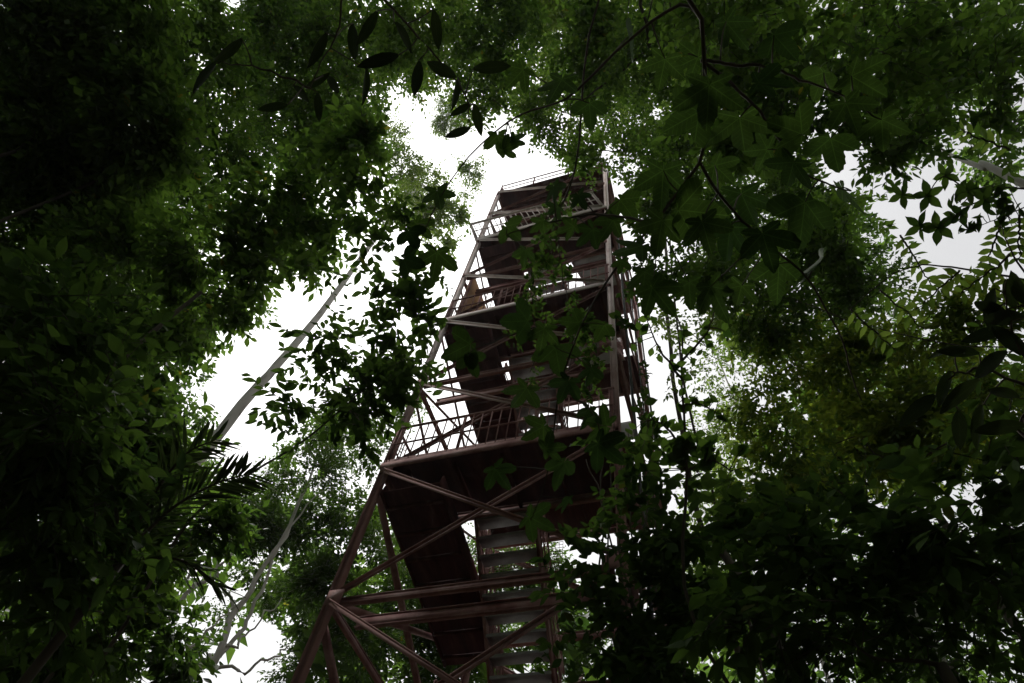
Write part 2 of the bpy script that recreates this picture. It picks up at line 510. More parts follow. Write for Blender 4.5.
M_vine = noise_material('vine_stem', [(0.3, (0.03, 0.024, 0.016)), (0.7, (0.075, 0.06, 0.04))], 6, 0.9, 6, stretch=(1, 1, 0.3), bump=0.3)
M_litter = noise_material('leaf_litter_ground', [(0.25, (0.025, 0.018, 0.012)), (0.45, (0.06, 0.04, 0.024)), (0.6, (0.035, 0.045, 0.018)), (0.78, (0.10, 0.07, 0.04))], 1.3, 0.95, 12, bump=0.8)

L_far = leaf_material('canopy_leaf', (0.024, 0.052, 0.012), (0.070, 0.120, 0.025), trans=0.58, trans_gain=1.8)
L_light = leaf_material('light_green_leaf', (0.045, 0.085, 0.018), (0.11, 0.155, 0.04), trans=0.58, trans_gain=1.7)  # lighter green base than the canopy leaf
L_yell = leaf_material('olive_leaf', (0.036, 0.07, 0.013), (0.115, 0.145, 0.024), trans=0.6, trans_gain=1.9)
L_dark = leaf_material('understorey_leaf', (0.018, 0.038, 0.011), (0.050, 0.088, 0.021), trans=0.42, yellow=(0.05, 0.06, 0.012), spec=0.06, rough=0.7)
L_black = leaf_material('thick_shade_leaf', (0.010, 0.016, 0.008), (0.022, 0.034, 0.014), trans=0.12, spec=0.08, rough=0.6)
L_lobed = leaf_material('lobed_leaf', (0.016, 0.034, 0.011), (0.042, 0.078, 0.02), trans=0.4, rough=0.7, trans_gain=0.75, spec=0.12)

def add_veins(m, palmate, gain):
    n, l = m.node_tree.nodes, m.node_tree.links
    at = n.new('ShaderNodeAttribute'); at.attribute_name = 'leaf_xy'
    sx = n.new('ShaderNodeSeparateXYZ'); l.new(at.outputs['Vector'], sx.inputs[0])
    def mth(op, a, b=None, c=None):
        q = n.new('ShaderNodeMath'); q.operation = op
        for k, w in enumerate((a, b, c)):
            if w is None: continue
            if isinstance(w, (int, float)): q.inputs[k].default_value = w
            else: l.new(w, q.inputs[k])
        return q.outputs[0]
    X_, Y_ = sx.outputs['X'], sx.outputs['Y']
    r = mth('SQRT', mth('ADD', mth('MULTIPLY', X_, X_), mth('MULTIPLY', Y_, Y_)))
    if palmate:
        th = mth('ABSOLUTE', mth('ARCTAN2', Y_, X_))
        dth = mth('PINGPONG', th, math.radians(28))
        d = mth('MULTIPLY', dth, r)
        along = r
    else:
        d = mth('ABSOLUTE', Y_); along = X_
    main = mth('SUBTRACT', 1.0, mth('SMOOTHSTEP', d, 0.004, 0.022) if False else mth('MINIMUM', 1.0, mth('MULTIPLY', d, 55.0)))
    sec = mth('ABSOLUTE', mth('SUBTRACT', mth('FRACT', mth('SUBTRACT', mth('MULTIPLY', along, 8.0), mth('MULTIPLY', d, 7.0))), 0.5))
    sec = mth('MULTIPLY', mth('SUBTRACT', 1.0, mth('MINIMUM', 1.0, mth('MULTIPLY', sec, 9.0))), 0.45)
    vein = mth('MAXIMUM', main, sec)
    g_ = mth('MULTIPLY_ADD', vein, gain, 1.0)
    vm = [q for q in n if q.type == 'VECT_MATH' and q.operation == 'SCALE'][0]
    old = vm.inputs['Scale'].links[0].from_socket
    l.new(mth('MULTIPLY', old, g_), vm.inputs['Scale'])
    nz = [q for q in n if q.type == 'TEX_NOISE'][0]; nz.inputs['Scale'].default_value = 9.0; nz.inputs['Detail'].default_value = 5
    mr = [q for q in n if q.type == 'MAP_RANGE'][0]; mr.inputs['To Min'].default_value = 0.35; mr.inputs['To Max'].default_value = 1.6
add_veins(L_lobed, True, 1.1)
add_veins(L_black, False, 0.9)

# ------------------------------------------------------------------ ground
g = MB()
n = 48
gx = np.linspace(-150, 150, n + 1)
GX, GY = np.meshgrid(gx, gx)
GZ = 0.35 * np.sin(GX * 0.045 + 1) * np.cos(GY * 0.05) - 0.05
near = np.exp(-((GX + 2) ** 2 + (GY - 5) ** 2) / 400.0)
GZ = GZ * (1 - near)
verts = np.stack([GX, GY, GZ], -1).reshape(-1, 3)
faces = [(i * (n + 1) + j, i * (n + 1) + j + 1, (i + 1) * (n + 1) + j + 1, (i + 1) * (n + 1) + j) for i in range(n) for j in range(n)]
g.add(verts, faces)
go = g.build('ground', M_litter, smooth=True); tag(go, kind='structure')

# ------------------------------------------------------------------ observation tower
LX, RX, FY, BY = -4.95, -1.12, 6.0, 10.4
LEV = [z + CAMZ for z in (2.86, 7.9, 12.94, 17.97, 22.6)]
HALF = [z + CAMZ for z in (0.34, 5.4, 10.42, 15.45, 20.3)]
tw = empty('observation_tower', ((LX + RX) / 2, (FY + BY) / 2, 0), 'tall maroon steel lookout tower with railed decks and zigzag stairs among the trees', 'tower')
TOP = LEV[4]
def column(x, y, m, top=TOP + 0.05):
    c = MB().ibeam((x, y, 0.3), (x, y, top), 0.11, 0.11, 0.011, up=(1, 0, 0))
    f = c.build('column', m, tw)
    MB().box((x - 0.4, y - 0.4, -0.2), (x + 0.4, y + 0.4, 0.3)).build('footing', M_conc, f if False else tw)
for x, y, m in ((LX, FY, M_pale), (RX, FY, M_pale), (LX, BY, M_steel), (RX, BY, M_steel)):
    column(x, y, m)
# faces: horizontals at every level and half level, crossed braces between
levels = sorted(LEV + HALF)
def gusset(x, y, z):
    MB().box((x - 0.11, y - 0.008, z - 0.11), (x + 0.11, y + 0.008, z + 0.11)).build('gusset_plate', M_steel, tw)
for i, z in enumerate(levels):
    if i % 2 == 0:
        MB().ibeam((LX + 0.1, FY, z), (RX - 0.1, FY, z), 0.075, 0.095, 0.01).build('beam', M_steel, tw)
    MB().ibeam((LX + 0.1, BY, z), (RX - 0.1, BY, z), 0.1, 0.14, 0.012).build('beam', M_steel, tw)
    for x in (LX, RX):
        MB().ibeam((x, FY + 0.1, z), (x, BY - 0.1, z), 0.06, 0.09, 0.01).build('beam', M_steel, tw)
    if 1 <= i:
        gusset(LX + 0.12, FY - 0.112, z); gusset(RX - 0.12, FY - 0.112, z)
for i in range(len(levels) - 1):
    a, b = levels[i], levels[i + 1]
    e = 0.1
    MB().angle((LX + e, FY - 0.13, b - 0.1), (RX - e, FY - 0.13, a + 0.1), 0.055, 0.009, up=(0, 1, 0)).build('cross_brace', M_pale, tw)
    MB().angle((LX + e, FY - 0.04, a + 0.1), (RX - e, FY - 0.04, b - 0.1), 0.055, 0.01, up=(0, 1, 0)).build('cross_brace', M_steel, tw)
    sw_ = 0.075 if b < LEV[1] + 0.2 else 0.032
    for x, s in ((LX, -1), (RX, 1)):
        MB().angle((x + 0.10 * s, FY + e, b - 0.1), (x + 0.10 * s, BY - e, a + 0.1), sw_, 0.012, up=(1, 0, 0)).build('cross_brace', M_steel, tw)
        MB().angle((x + 0.02 * s, FY + e, a + 0.1), (x + 0.02 * s, BY - e, b - 0.1), sw_, 0.012, up=(1, 0, 0)).build('cross_brace', M_steel, tw)
    MB().angle((LX + e, BY + 0.12, b - 0.1), (RX - e, BY + 0.12, a + 0.1), 0.08, 0.012, up=(0, 1, 0)).build('cross_brace', M_steel, tw)

def railing(pts, z, h=1.0, splay=(0, 0), bars=False, material=M_steel, th=1.0):
    """posts, top and mid rails along a polyline at height z"""
    mb = MB()
    pts = [np.array(p, float) for p in pts]
    sp = np.array([splay[0], splay[1], 0])
    for a, b in zip(pts[:-1], pts[1:]):
        a3, b3 = np.array([*a, z]), np.array([*b, z])
        L = np.linalg.norm(b3 - a3); d = (b3 - a3) / L
        up = np.array([0, 0, h]) + sp
        mb.tube([a3 + up, b3 + up], 0.024 * th, 8)
        mb.tube([a3 + up * 0.55, b3 + up * 0.55], 0.017, 6)
        mb.bar(a3 + up * 0.08, b3 + up * 0.08, 0.012, 0.12, up=up)
        k = max(1, int(round(L / 1.2)))
        for j in range(k + 1):
            p = a3 + d * min(max(L * j / k, 0.03), L - 0.03)
            mb.angle(p, p + up, 0.05, 0.008, up=d)
        if bars:
            m = int(L / 0.16)
            for j in range(m):
                p = a3 + d * L * (j + 0.5) / m
                mb.bar(p + up * 0.1, p + up, 0.016 * th, 0.016 * th, up=d)
    return mb.build('railing', material, tw)

def wire_mesh(p0, du, dv, cell=0.07, w=0.006):
    """a panel of crossed wires spanning du and dv from p0"""
    p0, du, dv = (np.array(a, float) for a in (p0, du, dv))
    mb = MB()
    nu, nv = int(np.linalg.norm(du) / cell), int(np.linalg.norm(dv) / cell)
    nrm = np.cross(du, dv)
    for i in range(nu + 1): mb.bar(p0 + du * i / nu, p0 + du * i / nu + dv, w, w, up=nrm)
    for i in range(nv + 1): mb.bar(p0 + dv * i / nv, p0 + dv * i / nv + du, w, w, up=nrm)
    return mb.build('mesh_guard', M_steel, tw)

FD, SW = 1.15, 0.95            # front deck depth, side deck width
for i, z in enumerate(LEV):
    if i == 4:
        d = MB().box((LX - 0.05, FY - 0.05, z + 0.075), (RX + 0.05, FY + 3.0, z + 0.14))
        for k in range(4): d.bar((LX, FY + 0.5 + k * 0.7, z + 0.02), (RX, FY + 0.5 + k * 0.7, z + 0.02), 0.06, 0.1)
        d.build('roof_deck', M_deck, tw)
        railing([(LX, FY + 2.9), (LX, FY), (RX, FY)], z + 0.14, 0.95)
        continue
    d = MB().box((LX - 0.02, FY - 0.1, z + 0.075), (RX + 0.02, FY + FD, z + 0.10))
    for k in range(5):
        x = LX + 0.4 + k * 0.8; d.bar((x, FY + 0.05, z + 0.03), (x, FY + FD, z + 0.03), 0.05, 0.09)
    d.build('deck', M_deck, tw)
    # closed side ramp running back and gently down along the left face
    rp_ = MB(); ra, rb_ = np.array([0, FY + 0.02, z - 0.42]), np.array([0, BY - 1.05, z - 1.1])
    cx_ = np.array([LX + 0.12 + SW / 2, 0, 0])
    rp_.bar(ra + cx_, rb_ + cx_, SW, 0.03)
    for sx_ in (-1, 1): rp_.bar(ra + cx_ + np.array([sx_ * (SW / 2 + 0.02), 0, 0.06]), rb_ + cx_ + np.array([sx_ * (SW / 2 + 0.02), 0, 0.06]), 0.035, 0.24)
    for t_ in np.linspace(0.08, 0.94, 7):
        q_ = ra + cx_ + (rb_ - ra) * t_; rp_.bar(q_ + np.array([-SW / 2, 0, -0.05]), q_ + np.array([SW / 2, 0, -0.05]), 0.04, 0.06)
    rp_.build('ramp', M_deck, tw)
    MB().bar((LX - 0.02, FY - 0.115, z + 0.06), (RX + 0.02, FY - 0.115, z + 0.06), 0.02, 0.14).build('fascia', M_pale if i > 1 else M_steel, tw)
    MB().ibeam((LX + 0.1, FY + FD, z), (RX, FY + FD, z), 0.09, 0.13, 0.01).build('beam', M_steel, tw)
    sp = (-0.32, -0.22) if i == 3 else (0, 0)
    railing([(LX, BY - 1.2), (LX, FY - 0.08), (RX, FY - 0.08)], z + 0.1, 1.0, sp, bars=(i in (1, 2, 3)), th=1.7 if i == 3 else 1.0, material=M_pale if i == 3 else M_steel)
for i, z in enumerate(HALF):
    d = MB().box((LX + 0.1, BY - 1.1, z + 0.07), (RX - 0.05, BY - 0.02, z + 0.095))
    for k in range(4):
        x = LX + 0.5 + k * 0.9; d.bar((x, BY - 1.05, z + 0.02), (x, BY - 0.05, z + 0.02), 0.05, 0.09)
    d.build('landing', M_deck, tw)
    railing([(LX, BY - 1.1), (LX, BY), (RX, BY)], z + 0.1, 1.0)
    wire_mesh((LX + 0.1, BY - 0.03, z + 0.2), (RX - LX - 0.2, 0, 0), (0, 0, 0.85))

# stair flights
tread_me = None
def flight(x0, x1, ya, za, yb, zb):
    """from the upper end (ya, za) to the lower end (yb, zb)"""
    global tread_me
    s = MB()
    for x in (x0, x1):
        s.ibeam((x, ya, za), (x, yb, zb), 0.05, 0.2, 0.01)
    fl = s.build('stair_flight', M_steel, tw)
    n = 11
    for k in range(n):
        t = (k + 0.5) / n
        p = np.array([0, ya + (yb - ya) * t, za + (zb - za) * t])
        if tread_me is None:
            b = MB().box((-0.5, -0.13, -0.02), (0.5, 0.13, 0.0)).box((-0.5, -0.13, -0.055), (0.5, -0.118, -0.021))
            o = b.build('tread', M_galv, None); tread_me = o.data
        else:
            o = bpy.data.objects.new('tread', tread_me); C.objects.link(o)
        o.parent = fl
        o.scale = ((x1 - x0 - 0.03) / 1.0, 1, 1)
        o.location = Vector(((x0 + x1) / 2, p[1], p[2])) - Vector(parent_world(tw))
    hr = MB()
    for x in (x0, x1):
        u = np.array([0, 0, 0.9])
        hr.tube([np.array([x, ya, za]) + u, np.array([x, yb, zb]) + u], 0.02, 6)
        hr.tube([np.array([x, ya, za]) + u * 0.55, np.array([x, yb, zb]) + u * 0.55], 0.014, 6)
        for t in (0.08, 0.5, 0.92):
            p = np.array([x, ya + (yb - ya) * t, za + (zb - za) * t]); hr.bar(p, p + u, 0.035, 0.035)
        for t in np.linspace(0.1, 0.9, 22):
            p = np.array([x, ya + (yb - ya) * t, za + (zb - za) * t]); hr.bar(p + u * 0.08, p + u * 0.95, 0.01, 0.01)
    hr.build('handrail', M_steel, fl)
for i in range(5):
    if 1 <= i or i == 0:
        if i < 4:
            flight(-3.75, -2.75, FY + FD + 0.05, LEV[i] + 0.05, BY - 1.12, HALF[i] + 0.1)     # front deck down to back landing
    if i > 0:
        flight(-2.45, -1.45, BY - 1.12, HALF[i] + 0.05, FY + FD + 0.05, LEV[i - 1] + 0.1)    # back landing down to the deck below
# front edge beam behind the half level horizontal, inner beam with mesh guard
for z in HALF[1:4]:
    MB().ibeam((LX + 0.2, FY + 0.42, z), (RX - 0.1, FY + 0.42, z), 0.07, 0.16, 0.012).build('beam', M_steel, tw)
    wire_mesh((-4.0, 7.9, z + 2.5 - 0.9), (1.55, 0, 0), (0, 0, 0.8), 0.06)
# boards and panels
MB().box((LX + 0.10, FY + 0.12, LEV[2] + 0.25), (LX + 0.12, FY + 1.45, LEV[2] + 3.2)).build('board', M_board, tw)
for y_ in (FY + 0.14, FY + 0.78, FY + 1.43): MB().bar((LX + 0.15, y_, LEV[2] + 0.11), (LX + 0.15, y_, LEV[2] + 3.3), 0.05, 0.05).build('board_post', M_steel, tw)
for z in (LEV[2] + 0.3, HALF[3] + 0.35, HALF[4] + 0.3):
    MB().box((LX + 0.9, BY - 0.10, z), (RX - 0.3, BY - 0.08, z + 0.75)).build('guard_panel', M_greyp, tw)
MB().tube([(LX, FY, TOP + 0.1), (LX, FY, TOP + 2.6)], 0.012, 6).build('lightning_rod', M_cable, tw)
# downpipe bundle up the right side
for k, (x, y) in enumerate(((RX + 0.18, 6.5), (RX + 0.19, 7.9), (RX + 0.2, 9.3))):
    MB().tube([(x, y, 0.1), (x + 0.03, y, 8), (x, y + 0.05, 16), (x, y, 20)], 0.016 if k % 2 else 0.026, 8).build('riser_pipe', M_cable, tw)

# ------------------------------------------------------------------ trees
def rad_base(lobes, k=1.12):
    m = np.mean([c for c, r, q in lobes], axis=0)
    return np.array([m[0] * k, m[1] * k, 0.0]), m

LAI_GAIN, LEAF_GAIN = 1.3, 0.86

def auto_tree(label, pxl, dist, leaf, lai, bark, lm, seed, base=None, trunk=None, r=0.18, k=1.12, **kw):
    rng = np.random.RandomState(seed + 1000)
    lobes = px_lobes(pxl, dist, rng)
    b, m = rad_base(lobes, k)
    if base is not None: b = np.array(base, float)
    leaf, lai = leaf * LEAF_GAIN, lai * LAI_GAIN
    zmin = min(c[2] - rr * 0.5 for c, rr, q in lobes)
    top = trunk or [b * 0.5 + np.array([m[0], m[1], 0]) * 0.5 + np.array([0.2, -0.1, zmin * 0.5]),
                    np.array([b[0] * 0.2 + m[0] * 0.8, b[1] * 0.2 + m[1] * 0.8, max(zmin, m[2] * 0.7)])]
    return make_tree(label, b, top, r, lobes, leaf, lai, bark, lm, seed, **kw)

OV = tmpl_ovate()
# --- left side
auto_tree('broad tree with dense dark crown filling the top left corner', [(30, 30, 80), (125, 35, 75), (50, 140, 80), (140, 125, 70), (20, 230, 75), (95, 215, 60)], 14, 0.17, 3.8, M_bark_brown, L_far, 11, r=0.06)
auto_tree('tall tree with sky speckled crown left of the top of the tower gap', [(205, 55, 65), (285, 45, 62), (215, 150, 60), (290, 130, 58), (345, 95, 42), (350, 35, 55), (395, 75, 32), (180, 205, 45)], 17, 0.17, 2.0, M_bark_brown, L_far, 12, r=0.04, k=1.6)
auto_tree('leafy tree overhanging the left sky gap above the pale trunk', [(120, 270, 70), (200, 245, 60), (270, 215, 55), (322, 180, 45), (150, 345, 55), (215, 312, 42), (275, 270, 40), (360, 150, 32), (365, 205, 32), (310, 240, 35)], 12, 0.16, 1.9, M_bark_brown, L_far, 13, r=0.06, shape=OV)
auto_tree('bushy green tree at the left edge of the pale trunk', [(165, 425, 45), (185, 480, 34), (130, 480, 60), (205, 535, 42), (150, 565, 55), (105, 640, 60), (175, 640, 40), (40, 660, 50)], 10, 0.15, 2.5, M_bark_brown, L_far, 14, k=1.4, r=0.06, shape=OV)
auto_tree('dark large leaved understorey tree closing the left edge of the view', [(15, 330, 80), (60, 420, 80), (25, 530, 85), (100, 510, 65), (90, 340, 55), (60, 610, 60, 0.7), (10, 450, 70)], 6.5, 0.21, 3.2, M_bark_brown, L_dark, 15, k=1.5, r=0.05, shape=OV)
# --- pale trunk with the light, thin crown
T1d = 15.0
pa, pb = P(205, 450, 1), P(375, 240, 1)
h1 = (pa - CAM)[:2]; h1 /= np.linalg.norm(h1)
def on_trunk(px, py, hd=12.0):
    r = ray(px, py); return CAM + r * hd / np.hypot(r[0], r[1])
t_lo, t_md, t_hi = on_trunk(205, 450), on_trunk(290, 350), on_trunk(375, 240)
t_top = on_trunk(415, 190)
lob = []
for px, py, r, k in ((402, 165, 30, 1), (425, 190, 26, 1), (455, 215, 22, .8), (470, 165, 16, .7), (452, 115, 26, 1.2), (430, 215, 24, 1), (470, 190, 12, .6), (395, 205, 24, 1), (440, 245, 18, .8), (385, 130, 25, 1)):
    hd = 12 + (RNG.rand() - 0.5) * 2.5
    c = on_trunk(px, py, hd); lob.append((c, r * float((c - CAM) @ B[:, 2]) / F, k))
make_tree('tall straight pale grey trunk with thin feathery crown beside the tower top', (t_lo[0], t_lo[1], 0), [t_lo, t_md, t_hi, t_top], 0.15, lob, 0.17, 2.6, M_bark_pale, L_light, 16, prune=False, limb_r=0.06, tint_shift=0.1)
# --- silhouetted mid leaves over the pale trunk
auto_tree('slender tree with loose oval leaves hanging in front of the pale trunk', [(352, 350, 26), (392, 345, 36), (420, 300, 32), (398, 288, 24), (330, 395, 38), (285, 405, 22), (372, 390, 42), (415, 372, 28), (440, 275, 18), (370, 215, 22), (400, 238, 24), (430, 330, 28, .8), (310, 340, 24, .6), (350, 370, 30, .8), (322, 262, 20, .6), (455, 250, 14, .5), (425, 395, 24, .7), (440, 350, 20, .8), (448, 318, 14, .7), (300, 440, 26, .6), (310, 375, 26, .7), (360, 420, 24, .7), (395, 330, 22), (350, 240, 20, .7)], 8.5, 0.15, 0.95, M_bark_brown, L_dark, 17,
          r=0.024, base=(*(P(60, 715, 8.6)[:2] * 1.02), 0), trunk=[P(80, 690, 8.6), P(140, 600, 8.5), P(190, 520, 8.6), P(250, 474, 8.5), P(305, 440, 8.6), P(352, 400, 8.5)], shape=OV, prune=False, limb_r=0.011, jitter=0.3)
# --- pale limbed tree bottom left
def pxpath(pts, hd, n=20, w=0.07):
    return curve([on_trunk(px, py, h) for (px, py), h in zip(pts, np.broadcast_to(hd, (len(pts),)))], n, w)
fk = on_trunk(165, 683, 14)
lims = []
for pts, r0, r1 in (([(165, 690), (212, 656), (240, 612), (262, 570), (300, 500), (328, 430)], 0.19, 0.07),
                    ([(205, 662), (232, 640), (255, 600), (278, 545), (305, 480)], 0.12, 0.05),
                    ([(212, 656), (222, 668), (262, 660), (290, 648)], 0.10, 0.04),
                    ([(172, 612), (192, 590), (214, 574), (235, 545)], 0.12, 0.05),
                    ([(180, 650), (200, 636), (225, 622), (236, 600)], 0.07, 0.03),
                    ([(240, 612), (226, 590), (222, 560), (238, 520)], 0.08, 0.03),
                    ([(222, 650), (240, 646), (256, 622), (284, 600)], 0.07, 0.03),
                    ([(192, 590), (186, 560), (196, 530)], 0.08, 0.03),
                    ([(262, 570), (285, 540), (318, 500), (360, 470), (392, 460)], 0.06, 0.02)):
    pth = pxpath(pts, 14.0); lims.append((pth, np.linspace(r0 * 0.48, r1 * 0.4, len(pth))))
rngF = np.random.RandomState(55)
lobF = px_lobes([(310, 470, 45), (352, 440, 42), (300, 530, 40), (258, 540, 36), (352, 515, 42), (335, 585, 42), (280, 590, 26), (385, 545, 36), (355, 640, 45), (300, 668, 30), (240, 500, 28), (225, 600, 22, .6), (275, 480, 25), (345, 425, 28, .5), (388, 425, 28, .7), (400, 392, 24, .6), (270, 455, 24, .6), (310, 430, 26, .6), (265, 520, 30), (300, 600, 34), (250, 570, 26, .7), (285, 500, 26, .6), (370, 455, 26, .6)], 20, rngF)
make_tree('spreading tree with twisted pale limbs low at the left of the tower', (fk[0], fk[1], 0), [fk], 0.30, lobF, 0.14, 2.6, M_bark_pale, L_far, 18, limbs=lims, auto_limbs=False)
# --- behind the tower
auto_tree('green tree standing behind the foot of the tower', [(420, 520, 50), (405, 600, 60), (345, 655, 60), (480, 640, 60), (570, 640, 60), (440, 670, 60), (520, 560, 50)], 24, 0.2, 2.6, M_bark_brown, L_far, 19, tower_prune=False, r=0.3)
auto_tree('pale trunked tree with light foliage right behind the tower', [(700, 500, 42), (690, 560, 42), (725, 400, 30), (745, 350, 40), (690, 620, 45), (770, 330, 35), (740, 450, 40), (720, 560, 40)], 22, 0.2, 1.2, M_bark_pale, L_light, 20,
          base=(*on_trunk(812, 400, 15)[:2], 0), trunk=[on_trunk(812, 400, 15), on_trunk(800, 345, 15)], r=0.2, tint_shift=0.1, prune=True, limb_r=0.01)
auto_tree('slight pale tree with lacy foliage thinning out the sky gap right of the tower', [(665, 330, 24, .7), (700, 330, 26), (720, 370, 28), (690, 375, 22, .6), (705, 430, 28), (735, 330, 26), (680, 440, 20), (660, 400, 14, .5), (650, 310, 16), (740, 410, 28)], 17, 0.15, 0.8, M_bark_pale, L_light, 27,
          base=(*on_trunk(760, 470, 13)[:2], 0), trunk=[on_trunk(760, 470, 13), on_trunk(715, 350, 13)], r=0.05, prune=False, tint_shift=0.1, limb_r=0.02)
# --- overhead
auto_tree('tree leaning over the camera with small leaves above the tower roof', [(420, 35, 60), (500, 45, 60), (580, 45, 60), (560, 110, 42), (620, 110, 50), (650, 50, 60), (470, 95, 34), (590, 150, 28), (640, 165, 30), (600, 160, 20), (540, 120, 25)], 13, 0.13, 1.6, M_bark_brown, L_far, 21,
          base=(2.8, -4.5, 0), trunk=[np.array([2.6, -3.8, 4.5]), np.array([1.2, -1.6, 9.0])], r=0.2, limb_r=0.05)
auto_tree('thick dark tree crowding the top right corner', [(720, 35, 70), (800, 45, 70), (740, 115, 60), (820, 95, 55), (880, 55, 65), (960, 40, 70), (1010, 85, 55), (905, 125, 50), (1000, 125, 26)], 10, 0.16, 1.7, M_bark_brown, L_far, 22,
          base=(7.0, 0.5, 0), trunk=[np.array([6.6, 0.8, 3.5]), np.array([4.6, 1.5, 6.5])], r=0.07, limb_r=0.008, shape=OV)
auto_tree('green tree directly right of the tower top', [(720, 230, 55), (780, 205, 55), (850, 225, 42), (700, 275, 42), (760, 300, 50), (820, 280, 50), (870, 300, 42), (655, 215, 40), (640, 270, 25), (680, 150, 45)], 13, 0.15, 1.7, M_bark_brown, L_far, 23,
          base=(7.5, 7.0, 0), trunk=[np.array([7.0, 6.8, 4]), np.array([4.5, 5.5, 8.5])], r=0.10, limb_r=0.014)
# --- right
auto_tree('olive green bushy tree in the middle of the right side', [(800, 360, 58), (870, 380, 60), (850, 440, 60), (930, 335, 48), (985, 310, 42), (930, 430, 60), (990, 400, 50), (790, 440, 48), (755, 405, 32), (770, 500, 50)], 12, 0.14, 2.0, M_bark_brown, L_yell, 24, r=0.1, shape=OV)
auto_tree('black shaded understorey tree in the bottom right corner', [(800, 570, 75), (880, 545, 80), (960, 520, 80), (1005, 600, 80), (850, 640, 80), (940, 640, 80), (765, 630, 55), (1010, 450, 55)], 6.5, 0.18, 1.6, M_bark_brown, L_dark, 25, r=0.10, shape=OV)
auto_tree('leaning brown trunked tree right of the tower foot', [(750, 560, 45), (790, 500, 40), (730, 640, 45), (700, 600, 30), (740, 500, 30)], 11, 0.15, 1.6, M_bark_brown, L_far, 26, r=0.10, shape=OV,
          base=(*(P(800, 700, 7.6)[:2]), 0), trunk=[P(790, 690, 7.6), P(750, 600, 8.1), P(715, 540, 8.6)], limb_r=0.02)


# second row of trees closing the canopy
auto_tree('far tree filling the canopy behind the top left crowns', [(60, 60, 90), (170, 90, 85), (280, 60, 85), (60, 190, 80), (170, 200, 80), (350, 60, 60), (265, 160, 65), (350, 140, 45), (60, -20, 70), (190, -20, 70)], 24, 0.24, 1.25, M_bark_brown, L_far, 31, r=0.07)
auto_tree('far tree filling the canopy behind the left edge', [(40, 320, 85), (140, 310, 80), (90, 420, 80), (40, 520, 80), (150, 470, 70), (120, 560, 70), (190, 400, 40), (225, 290, 50), (60, 640, 70, 0.6), (170, 620, 45), (290, 230, 45)], 20, 0.22, 2.3, M_bark_brown, L_far, 32, r=0.08)
auto_tree('far tree filling the canopy above the tower roof', [(450, 40, 60), (540, 50, 80), (640, 60, 80), (600, 130, 45), (670, 130, 50), (740, 60, 70), (410, 60, 45), (430, -15, 60), (560, -25, 70), (680, -5, 60), (310, -15, 60)], 22, 0.2, 1.3, M_bark_brown, L_light, 33,
          base=(5.0, -7.5, 0), trunk=[np.array([4.8, -7, 8]), np.array([3.0, -4.0, 15])], r=0.2, limb_r=0.03)
auto_tree('far tree filling the canopy behind the upper right crowns', [(760, 60, 85), (870, 60, 85), (970, 60, 80), (790, 140, 60), (900, 120, 60), (1000, 150, 45), (700, 180, 60), (800, 220, 60), (740, 260, 60), (850, 260, 45)], 20, 0.2, 1.3, M_bark_brown, L_far, 34,
          base=(13, 4.0, 0), trunk=[np.array([12.8, 4, 6]), np.array([9.5, 4.5, 12])], r=0.07, limb_r=0.01)
auto_tree('far tree filling the canopy behind the lower right', [(840, 330, 65), (930, 360, 75), (820, 430, 70), (910, 460, 80), (990, 420, 70), (800, 530, 75), (900, 570, 80), (990, 560, 80), (780, 630, 70), (880, 660, 80), (980, 660, 80), (730, 600, 50)], 19, 0.2, 1.3, M_bark_brown, L_far, 35, r=0.15)

# ------------------------------------------------------------------ plants near the camera
def leaf_plant(name, label, cat, base, stems, leaves, shape, ratio, lm, stem_mat, seed, stem_r=0.012, face=0.55, group=None, whorl=None):
    """stems: px paths [(px,py,dist)...]; leaves: (px, py, length px, dist, image angle or None); each leaf has a petiole to the nearest stem"""
    rng = np.random.RandomState(seed)
    t = empty(name, tuple(base), label, cat, group)
    mb = MB(); net = []
    for st in stems:
        pts = [np.array(p[1:], float) if p[0] == 'w' else P(*p) for p in st]
        c = curve(pts, 26, 0.006, rng); net.append(c)
        mb.tube(c, np.linspace(stem_r * (1.6 if st[0][0] == 'w' else 1.0), stem_r * 0.4, len(c)), 7)
    net = np.concatenate(net)
    arrs = []; far = 0.45; mark = len(UVS)
    shapes = shape if isinstance(shape, list) else [shape]
    for e in leaves:
        px, py, lp, dist = e[:4]
        ang = e[4] if len(e) > 4 else rng.uniform(20, 160)
        p = P(px, py, dist); v = ray(px, py)
        depth = float((p - CAM) @ B[:, 2]); L = lp * depth / F
        a = math.radians(ang)
        dirn = B @ np.array([math.cos(a), math.sin(a), rng.uniform(-0.3, 0.5)])
        nm = norm(-v * face * -1 + np.array([0, 0, 1.0]) * (1 - face) + rng.normal(0, 0.36, 3))
        start = p - norm(dirn) * L * 0.25
        arrs.append(leaf_arrays(shapes[rng.randint(len(shapes))], start[None], dirn[None], nm[None], np.array([L]), np.array([L * ratio]), np.array([np.clip(rng.normal(0.42, 0.27), 0, 0.9)])))
        j = net[np.argmin(np.linalg.norm(net - start, axis=1))]
        dd = np.linalg.norm(j - start)
        if dd > far: j = start + (j - start) / dd * 0.08; dd = 0.08
        m = (j + start) / 2 + np.array([0, 0, 0.05 * dd]) + rng.normal(0, 0.03, 3) * dd
        mb.tube(curve([j, m, start], 8), np.linspace(min(0.006, stem_r * 0.5), 0.0028, 9), 5)
    mb.build('stem', stem_mat, t, smooth=True)
    v, s, l, tt = merge(arrs)
    fo = mesh_object('foliage', v, s, l, lm, t, tt, smooth=True)
    uv = np.concatenate(UVS[mark:])
    if len(uv) == len(fo.data.vertices):
        a = fo.data.attributes.new('leaf_xy', 'FLOAT_VECTOR', 'POINT')
        a.data.foreach_set('vector', np.concatenate([uv, np.zeros((len(uv), 1))], 1).astype(np.float32).ravel())
    return t

